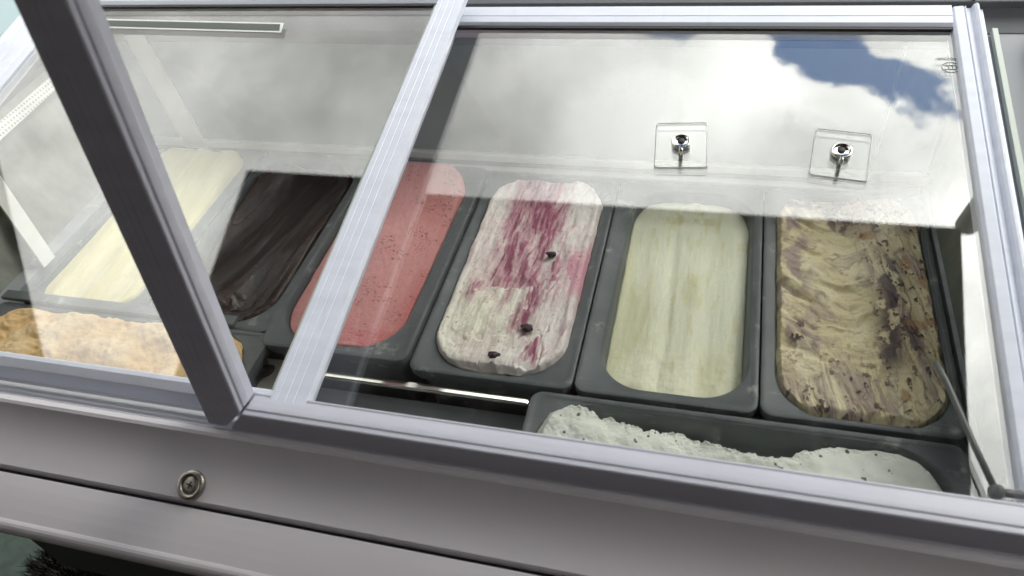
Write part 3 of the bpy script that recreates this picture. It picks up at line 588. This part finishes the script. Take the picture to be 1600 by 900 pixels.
def f_berry(X, Y, U, V, N):
    wx = X + 0.006 * (N.f(X * 60, Y * 30, 3) - .5); wy = Y + 0.02 * (N.f(X * 40 + 8, Y * 40, 3) - .5)
    s1 = N.f((wx - 0.12 * wy) * 130, wy * 26, 5, .6); s2 = N.f(wx * 220 + 3, wy * 60, 4, .6)
    sm = N.f(wx * 90 + 31, wy * 20, 5)
    xc = X - 0.083
    cut = (Y > 0.122 + 0.010 * (xc / 0.06) + 0.014 * (N.f(X * 90, Y * 40, 4) - .5))
    band = sst(-.046, -.030, xc) * sst(.028, .012, xc) * cut
    bandhi = sst(-.030, -.010, xc) * sst(.040, .020, xc) * sst(.17, .21, Y) * sst(.285, .26, Y)
    tail = sst(.014, .004, np.abs(xc - 0.017 - 0.10 * (Y - 0.09))) * sst(.05, .075, Y) * sst(.14, .12, Y)
    rgt = sst(.016, .004, np.abs(xc - 0.034 - .06 * (Y - .12))) * sst(.085, .11, Y) * sst(.20, .16, Y)
    low = sst(.10, .05, Y) * sst(.006, .03, xc) * sst(.012, .03, Y)
    lft = sst(.010, .003, np.abs(xc + 0.043 - .25 * (Y - .115))) * sst(.09, .11, Y) * sst(.15, .13, Y)
    sh = sst(.014, .004, np.abs(xc + 0.012 - .2 * (Y - .10))) * sst(.085, .1, Y) * (1 - cut)
    m = np.clip(band * sst(.30, .50, s1) * .95 + bandhi * sst(.44, .56, s1) + tail * sst(.40, .52, s2 * .6 + s1 * .4) + 0.9 * rgt * sst(.46, .55, s1) + 0.9 * low * sst(.53, .60, s1) + lft * sst(.42, .56, s1) * .8 + sh * sst(.45, .55, s1) * .8 + 0.35 * sst(.66, .72, s1) * sst(.0, .1, Y), 0, 1)
    wash = np.clip(sst(.03, .055, xc) * sst(.08, .14, Y) * sst(.215, .16, Y) + .35 * sst(.5, .65, sm) * sst(.06, .13, Y), 0, 1)
    h = 0.001 + 0.010 * sst(-0.9, -0.2, V) * 0.3 + 0.0040 * (s1 - .5) + 0.0060 * (N.f(X * 50, Y * 34, 4, .5) - .5) - 0.0022 * cut * sst(-.05, -.03, xc) * sst(.035, .02, xc) + 0.004 * sst(.58, .5, N.f(X * 50, Y * 30, 3)) * sst(-.5, -.95, V)
    ed = np.maximum(np.abs(U), np.abs(V)); rim = sst(.84, .90, ed) * sst(.98, .92, ed); h += 0.0016 * rim; h -= 0.006 * sst(.96, 1, ed)
    c = np.ones(X.shape + (3,)) * np.array((0.83, 0.77, 0.725)); c = mixc_(c, (0.88, 0.85, 0.70), sst(.06, -.01, np.hypot(xc + 0.03, (Y - .075) * .8) - .018))
    c = mixc_(c, (0.64, 0.50, 0.49), 0.38 * sst(.5, .66, N.f(X * 70, Y * 26 + 7, 4)))
    wash = wash * (.25 + .75 * sst(.36, .54, N.f(wx * 110 + 3, wy * 30, 4))); c = mixc_(c, (0.66, 0.25, 0.34), wash * .75); dk = sst(.5, .7, s2)
    scr = sst(.42, .60, N.f(wx * 300, wy * 44 + 5, 4, .6)); m = m * (1 - .55 * scr); c = mixc_(c, (0.62, 0.30, 0.36), np.clip(band + bandhi, 0, 1) * .45); c = mixc_(c, (0.38, 0.085, 0.165), m * .9); c = mixc_(c, (0.17, 0.025, 0.060), m * dk * .7)
    c = mixc_(c, (0.22, 0.08, 0.11), sst(.84, .88, N.f(X * 360 + 9, Y * 360, 2)) * .7)
    return h, c
def f_lemon(X, Y, U, V, N):
    r = U + 0.10 * (N.f(X * 30, Y * 9, 3) - .5)
    steps = 0.0022 * sst(-.20, -.08, r) - 0.0014 * sst(.20, .36, r) + 0.0009 * np.sin(r * 11)
    h = -0.020 + 0.004 * V + steps * (0.5 + 0.5 * sst(.9, .2, V)) + 0.0018 * (N.f(X * 120, Y * 24, 4) - .5)
    bowl = sst(.62, .80, V) ; h -= 0.004 * bowl * sst(1, .7, V); h += 0.0022 * (N.f(X * 90, Y * 90, 4) - .5) * sst(-.4, -.8, V)
    h -= 0.004 * sst(.93, 1, np.abs(U)) 
    c = np.ones(X.shape + (3,)) * np.array((0.79, 0.80, 0.615)); c = mixc_(c, (0.86, 0.85, 0.64), sst(-.2, -.9, V)); c = mixc_(c, (0.62, 0.60, 0.36), 0.6 * sst(.48, .68, N.f(X * 22, Y * 9 + 3, 3)))
    c = mixc_(c, (0.66, 0.60, 0.30), .40 * sst(.64, .74, N.f(X * 150, Y * 34 + 7, 4))); c = mixc_(c, (0.58, 0.51, 0.22), .6 * sst(.72, .78, V) * sst(.94, .88, V) * sst(.55, .2, np.abs(U - .05)) * sst(.35, .6, N.f(X * 80, Y * 80, 3)))
    return h, c
def f_blue(X, Y, U, V, N):
    xc = X - 0.421
    # scoop bowls: stacked arcs sagging towards the near edge on the left two thirds, flow lines along the right
    q = Y - 10.0 * (xc + 0.014) ** 2 + 0.030 * (N.f(X * 18, Y * 18, 3) - .5) + 0.010 * (N.f(X * 60, Y * 50, 3) - .5)
    a1 = N.f(q * 34, X * 9, 3, .5); a2 = N.f(q * 70 + 9, X * 16 + 4, 4, .55)
    fl = X + 0.22 * Y + 0.9 * (xc * (Y - .1)) + 0.010 * (N.f(X * 45, Y * 26, 3) - .5)
    f1 = N.f(fl * 90, Y * 13, 4, .55); f2 = N.f(fl * 210 + 7, Y * 26, 4, .55)
    right = sst(-0.004, 0.020, xc - 0.012 + 0.10 * (Y - 0.10)); low = sst(.105, .030, Y + .25 * np.abs(xc) + .05 * (N.f(X * 40, Y * 40, 3) - .5))
    out = np.clip(np.maximum(right, low), 0, 1); inn = 1 - out
    tx = X + .02 * (N.f(X * 40, Y * 40 + 9, 4) - .5); ty = Y + .03 * (N.f(X * 36 + 3, Y * 36, 4) - .5); mar = N.f(tx * 42, ty * 30 + 13, 5, .6)
    line = sst(.030, .006, np.abs(a2 - .5)); lineo = sst(.028, .006, np.abs(f2 - .5)); linem = sst(.022, .005, np.abs(mar - .5))
    h = 0.003 + inn * (0.016 * (a1 - .5) + 0.004 * (a2 - .5)) + out * (0.008 * (f1 - .5) + 0.004 * (f2 - .5)) + 0.004 * right * (1 - low) + 0.0016 * (N.f(X * 210, Y * 190, 3) - .5)
    ed = np.maximum(np.abs(U), np.abs(V)); h -= 0.008 * sst(.94, 1, ed)
    c = np.ones(X.shape + (3,)) * np.array((0.72, 0.62, 0.385)); c = mixc_(c, (0.80, 0.72, 0.49), sst(.45, .65, N.f(X * 40, Y * 28, 3)) * .8)
    patch = sst(.44, .60, N.f(X * 24 + 4, Y * 20, 3))
    lil = inn * (.50 * patch * sst(.48, .60, a2) + .40 * sst(.50, .64, mar) * patch) + out * (.70 * sst(.42, .58, f1 * .5 + f2 * .5) * sst(.32, .52, mar) + .25 * lineo)
    topz = sst(.22, .275, Y) * sst(.38, .52, N.f(X * 46 + 2, Y * 34, 4)); left = sst(-.030, -.055, xc) * sst(.10, .17, Y) * sst(.36, .52, mar)
    lil = np.clip(np.maximum(lil, .85 * np.maximum(topz, left)), 0, 1)
    c = mixc_(c, (0.37, 0.285, 0.255), np.clip(lil * 1.1, 0, 1))
    c = mixc_(c, (0.24, 0.17, 0.145), np.clip(inn * line * .55 * sst(.35, .55, patch + .3) + out * (lineo * .60 + linem * .45), 0, 1))
    xv = xc - 0.014 - 0.05 * np.sin((Y - .02) * 11) * .35
    vein = np.exp(-(xv / 0.013) ** 2) * sst(.05, .08, Y) * sst(.235, .18, Y)
    vein2 = np.exp(-((xc - 0.041 + 0.17 * (Y - .11)) / 0.0065) ** 2) * sst(.05, .09, Y) * sst(.22, .16, Y)
    cn = N.f(X * 120 + 5, Y * 70, 4, .6) * .7 + f2 * .3
    chip = np.maximum(vein, .85 * vein2) * sst(.41, .51, cn) + sst(.53, .60, N.f(X * 90, Y * 80 + 2, 4, .6)) * topz * .9 + sst(.70, .73, N.f(X * 190 + 8, Y * 150, 3)) * .9 * (.15 + .85 * out) + sst(.58, .63, cn) * sst(.018, .006, np.hypot(xc + .052, (Y - .098) * .7))
    chip = np.clip(chip, 0, 1); c = mixc_(c, (0.075, 0.048, 0.052), chip * .95); h += 0.0011 * chip
    c = mixc_(c, (0.42, 0.22, 0.11), .6 * sst(.70, .76, N.f(X * 60 + 20, Y * 50, 3)) * out); return h, c
def f_peach(X, Y, U, V, N):
    n = N.f(X * 26, Y * 30, 4); g = N.f(X * 230, Y * 230, 4, .62)
    h = 0.015 + 0.024 * (n - .5) + 0.0020 * (g - .5); ed = np.maximum(np.abs(U) ** 3, np.abs(V)); h -= 0.010 * sst(.86, 1, ed)
    c = np.ones(X.shape + (3,)) * np.array((0.76, 0.52, 0.25)); c = mixc_(c, (0.80, 0.60, 0.34), sst(.45, .65, n)); c = mixc_(c, (0.68, 0.44, 0.20), .45 * sst(.55, .75, N.f(X * 60, Y * 40, 4))); return h, c
def f_white(X, Y, U, V, N):
    n = N.f(X * 30, Y * 34, 3); g = N.f(X * 420, Y * 420, 4, .62); cl = N.f(X * 70 + 3, Y * 70, 3)
    ye = np.interp(X, (.140, .150, .162, .186, .200, .235, .262, .290, .336, .348, .362, .407, .452, .474, .484), (-.060, -.030, -.021, -.0185, -.027, -.027, -.0215, -.031, -.038, -.037, -.030, -.017, -.020, -.042, -.07))
    ed_ = 0.0
    ye = ye + .0045 + .010 * (N.f(X * 130, Y * 20, 4, .6) - .5) * sst(.46, .38, X) ; top = sst(ye + .0015, ye - .010 + .007 * sst(.36, .40, X), Y)
    h = -0.046 + top * (0.043 + 0.013 * sst(-.35, -.75, U) + 0.010 * (n - .5)) + 0.005 * (cl - .5) * sst(.5, .2, U) + (0.10 + 0.9 * sst(.016, .003, ye - Y)) * (0.0060 * (N.f(X * 620, Y * 620, 3, .6) - .5) * sst(.6, .2, U) + 0.0075 * (g - .5) * (.25 + sst(.35, -.3, U)))
    smooth_right = sst(.35, .7, U); h -= 0.003 * smooth_right
    h -= 0.01 * sst(.94, 1, np.maximum(np.abs(U), np.abs(V)))
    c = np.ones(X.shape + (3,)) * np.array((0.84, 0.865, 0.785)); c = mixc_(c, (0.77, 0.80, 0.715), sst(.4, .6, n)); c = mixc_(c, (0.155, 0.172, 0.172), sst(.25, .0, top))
    c = mixc_(c, (0.10, 0.09, 0.08), sst(.845, .865, N.f(X * 190 + 1, Y * 190 + 5, 2))); return h, c

T = []
T.append(tub('ice_cream_tub', 'grey tub of smooth pale yellow ice cream, leftmost of the back row', -0.501, -0.3355, YN + .023, YF + .023, 0.0, (-0.497, -0.357, 0.034, 0.334), 0.030, f_yellow, M_sm, 3, 90, 200, 0.001))
T.append(tub('ice_cream_tub', 'grey tub of dark glossy chocolate ice cream with scoop furrows', -0.334, -0.1685, YN + .023, YF + .023, 0.0, (-0.325, -0.181, 0.034, 0.328), 0.048, f_choc, M_gl, 4, 170, 340, 0.003))
T.append(tub('ice_cream_tub', 'grey tub of smooth pink strawberry ice cream between chocolate and berry ripple', -0.1675, -0.002, 0.004, 0.324, 0.0055, (-0.1595, -0.020, 0.017, 0.316), 0.050, f_straw, M_sm, 5, 200, 400, 0.001))
T.append(tub('ice_cream_tub', 'grey tub of white ice cream with magenta berry ripple streaks', 0.0, 0.1655, YN, YF, 0.0, (0.0155, 0.1515, 0.010, 0.311), 0.050, f_berry, M_sm, 6, 230, 480, 0.0035))
T.append(tub('ice_cream_tub', 'grey tub of half emptied pale lemon ice cream with smooth ridges', 0.167, 0.3325, YN, YF, 0.0, (0.187, 0.322, 0.013, 0.304), 0.042, f_lemon, M_sm, 8, 180, 360, 0.002))
T.append(tub('ice_cream_tub', 'grey tub of beige ice cream marbled with purple brown swirls', 0.334, 0.4995, YN, YF, 0.0, (0.348, 0.4895, 0.006, 0.309), 0.046, f_blue, M_sm, 9, 230, 480, 0.004))
T.append(tub('ice_cream_tub', 'grey crosswise tub of crumbly peach coloured ice cream at front left', -0.523, -0.159, -0.146, 0.0205, 0.004, (-0.508, -0.176, -0.132, 0.0125), 0.040, f_peach, M_sm, 10, 320, 170, 0.004))
T.append(tub('ice_cream_tub', 'grey crosswise tub of icy white granita mound at front right', 0.130, 0.4955, -0.1705, -0.005, 0.0, (0.142, 0.483, -0.156, -0.0145), 0.050, f_white, M_snow, 11, 620, 300, 0.002))
# blackcurrants in the berry ripple
bt = T[3][1]
M_berry = pmat('blackcurrant', (0.045, 0.022, 0.035), 0.22, 0, 0.5, 500)
for (x, y, r_) in ((0.109, 0.064, 0.0052), (0.0845, 0.0245, 0.0050), (0.111, 0.173, 0.0045)):
    bm = bmesh.new(); bmesh.ops.create_icosphere(bm, subdivisions=3, radius=r_)
    for v_ in bm.verts:
        k = 1 + 0.34 * math.sin(v_.co.x * 900 + x * 50) * math.sin(v_.co.y * 800); v_.co = Vector((v_.co.x * 1.2 * k, v_.co.y * .85 * k, v_.co.z * .8)) + Vector((x, y, 0.0062))
    o = link('berry', bm, M_berry, bt, smooth=True)
    off = Vector((0, 0, 0)); p = bt
    while p: off += p.location; p = p.parent
    o.data.transform(Matrix.Translation(-off))

# ------------------------------------------------------------------ adhesive hooks on the right pane
def hook(xc, sc_, rot, label):
    cr_, sr_ = math.cos(rot), math.sin(rot)
    def H(a, b, t): return B(xc + a * cr_ - b * sr_, sc_ + a * sr_ + b * cr_, 0.0022 + t)
    e = empty('adhesive_hook', H(0, 0, 0), label, 'hook', 'clear adhesive hooks on the right pane')
    w, h, r, n = 0.0253, 0.0305, 0.004, 6
    def loop(d, t):
        pts = []
        for (sx, sy, a0) in ((1, 1, 0), (-1, 1, 90), (-1, -1, 180), (1, -1, 270)):
            for i in range(n):
                a = rad(a0 + 90 * i / (n - 1)); pts.append(H(sx * (w - r) + (r - d) * math.cos(a), sy * (h - r) + (r - d) * math.sin(a), t))
        return pts
    bm = bmesh.new(); skin(bm, [loop(0, 0.0003), loop(0, 0.0016), loop(0.0007, 0.0021)], True, True)
    po = part('plate', bm, [M_plate, M_pedge], e)
    for f_ in po.data.polygons:
        if len(f_.vertices) == 4: f_.material_index = 1
    c = H(0, 0.002, 0.0022)
    bm = bmesh.new(); lathe(bm, [(0.0088, -0.0002), (0.0096, 0.0010), (0.0094, 0.0028), (0.0084, 0.0036), (0.0076, 0.0030), (0.0072, 0.0014), (0.0062, 0.0008), (0.0, 0.0010)], c, NB, 36); part('boss', bm, M_hook, e, smooth=True)
    bm = bmesh.new(); lathe(bm, [(0.0034, 0.0004), (0.0034, 0.0018), (0.0028, 0.0022), (0.0, 0.0023)], c + SB * 0.0018, NB, 20); part('boss_centre', bm, M_gasket, e, smooth=True)
    bm = bmesh.new(); dn = (H(0, -1, 0) - H(0, 0, 0)).normalized()
    pts = [c + NB * 0.0028 + dn * 0.0078, c + NB * 0.0034 + dn * 0.0150, c + NB * 0.0050 + dn * 0.0185, c + NB * 0.0085 + dn * 0.0195, c + NB * 0.0115 + dn * 0.0175]
    tube(bm, pts, [0.0022, 0.0021, 0.0021, 0.002, 0.0018], 10); part('hook_arm', bm, M_hook, e, smooth=True)
hook(0.2418, 0.3190, rad(4), 'clear square adhesive hook on the glass pane above the lemon ice cream tub')
hook(0.3885, 0.3155, rad(-6), 'clear square adhesive hook on the glass pane above the beige marbled tub')

# ------------------------------------------------------------------ dark bristly brush under the ledge
bcen = Vector((-0.47, -0.165, -0.335))
br_ = empty('bristle_brush', bcen - Vector((0, 0, 0.16)), 'dark bristly brush top poking up under the counter ledge', 'brush')
bm = bmesh.new(); bmesh.ops.create_icosphere(bm, subdivisions=3, radius=1)
for v_ in bm.verts: v_.co = Vector((v_.co.x * 0.085, v_.co.y * 0.055, v_.co.z * 0.035)) + bcen
part('brush_head', bm, M_bristle, br_, smooth=True)
for nm, mt, cnt in (('dark_bristles', M_bristle, 900), ('straw_bristles', M_straw, 130)):
    bm = bmesh.new()
    for i in range(cnt):
        a = random.uniform(0, 2 * math.pi); q = math.sqrt(random.random())
        d = Vector((math.cos(a) * q, math.sin(a) * q, math.sqrt(max(0, 1 - q * q)))); p = bcen + Vector((d.x * .085, d.y * .055, d.z * .035))
        dr_ = (d + Vector((random.uniform(-.6, .6), random.uniform(-.6, .6), random.uniform(-.1, .5)))).normalized(); ln_ = random.uniform(.012, .026)
        s_ = dr_.orthogonal().normalized() * 0.0008; s2_ = dr_.cross(s_)
        vs = [bm.verts.new(p - s_ - s2_), bm.verts.new(p + s_ - s2_), bm.verts.new(p + s2_), bm.verts.new(p + dr_ * ln_)]
        bm.faces.new((vs[0], vs[1], vs[3])); bm.faces.new((vs[1], vs[2], vs[3])); bm.faces.new((vs[2], vs[0], vs[3]))
    o = part(nm, bm, mt, br_); o['kind'] = 'stuff'
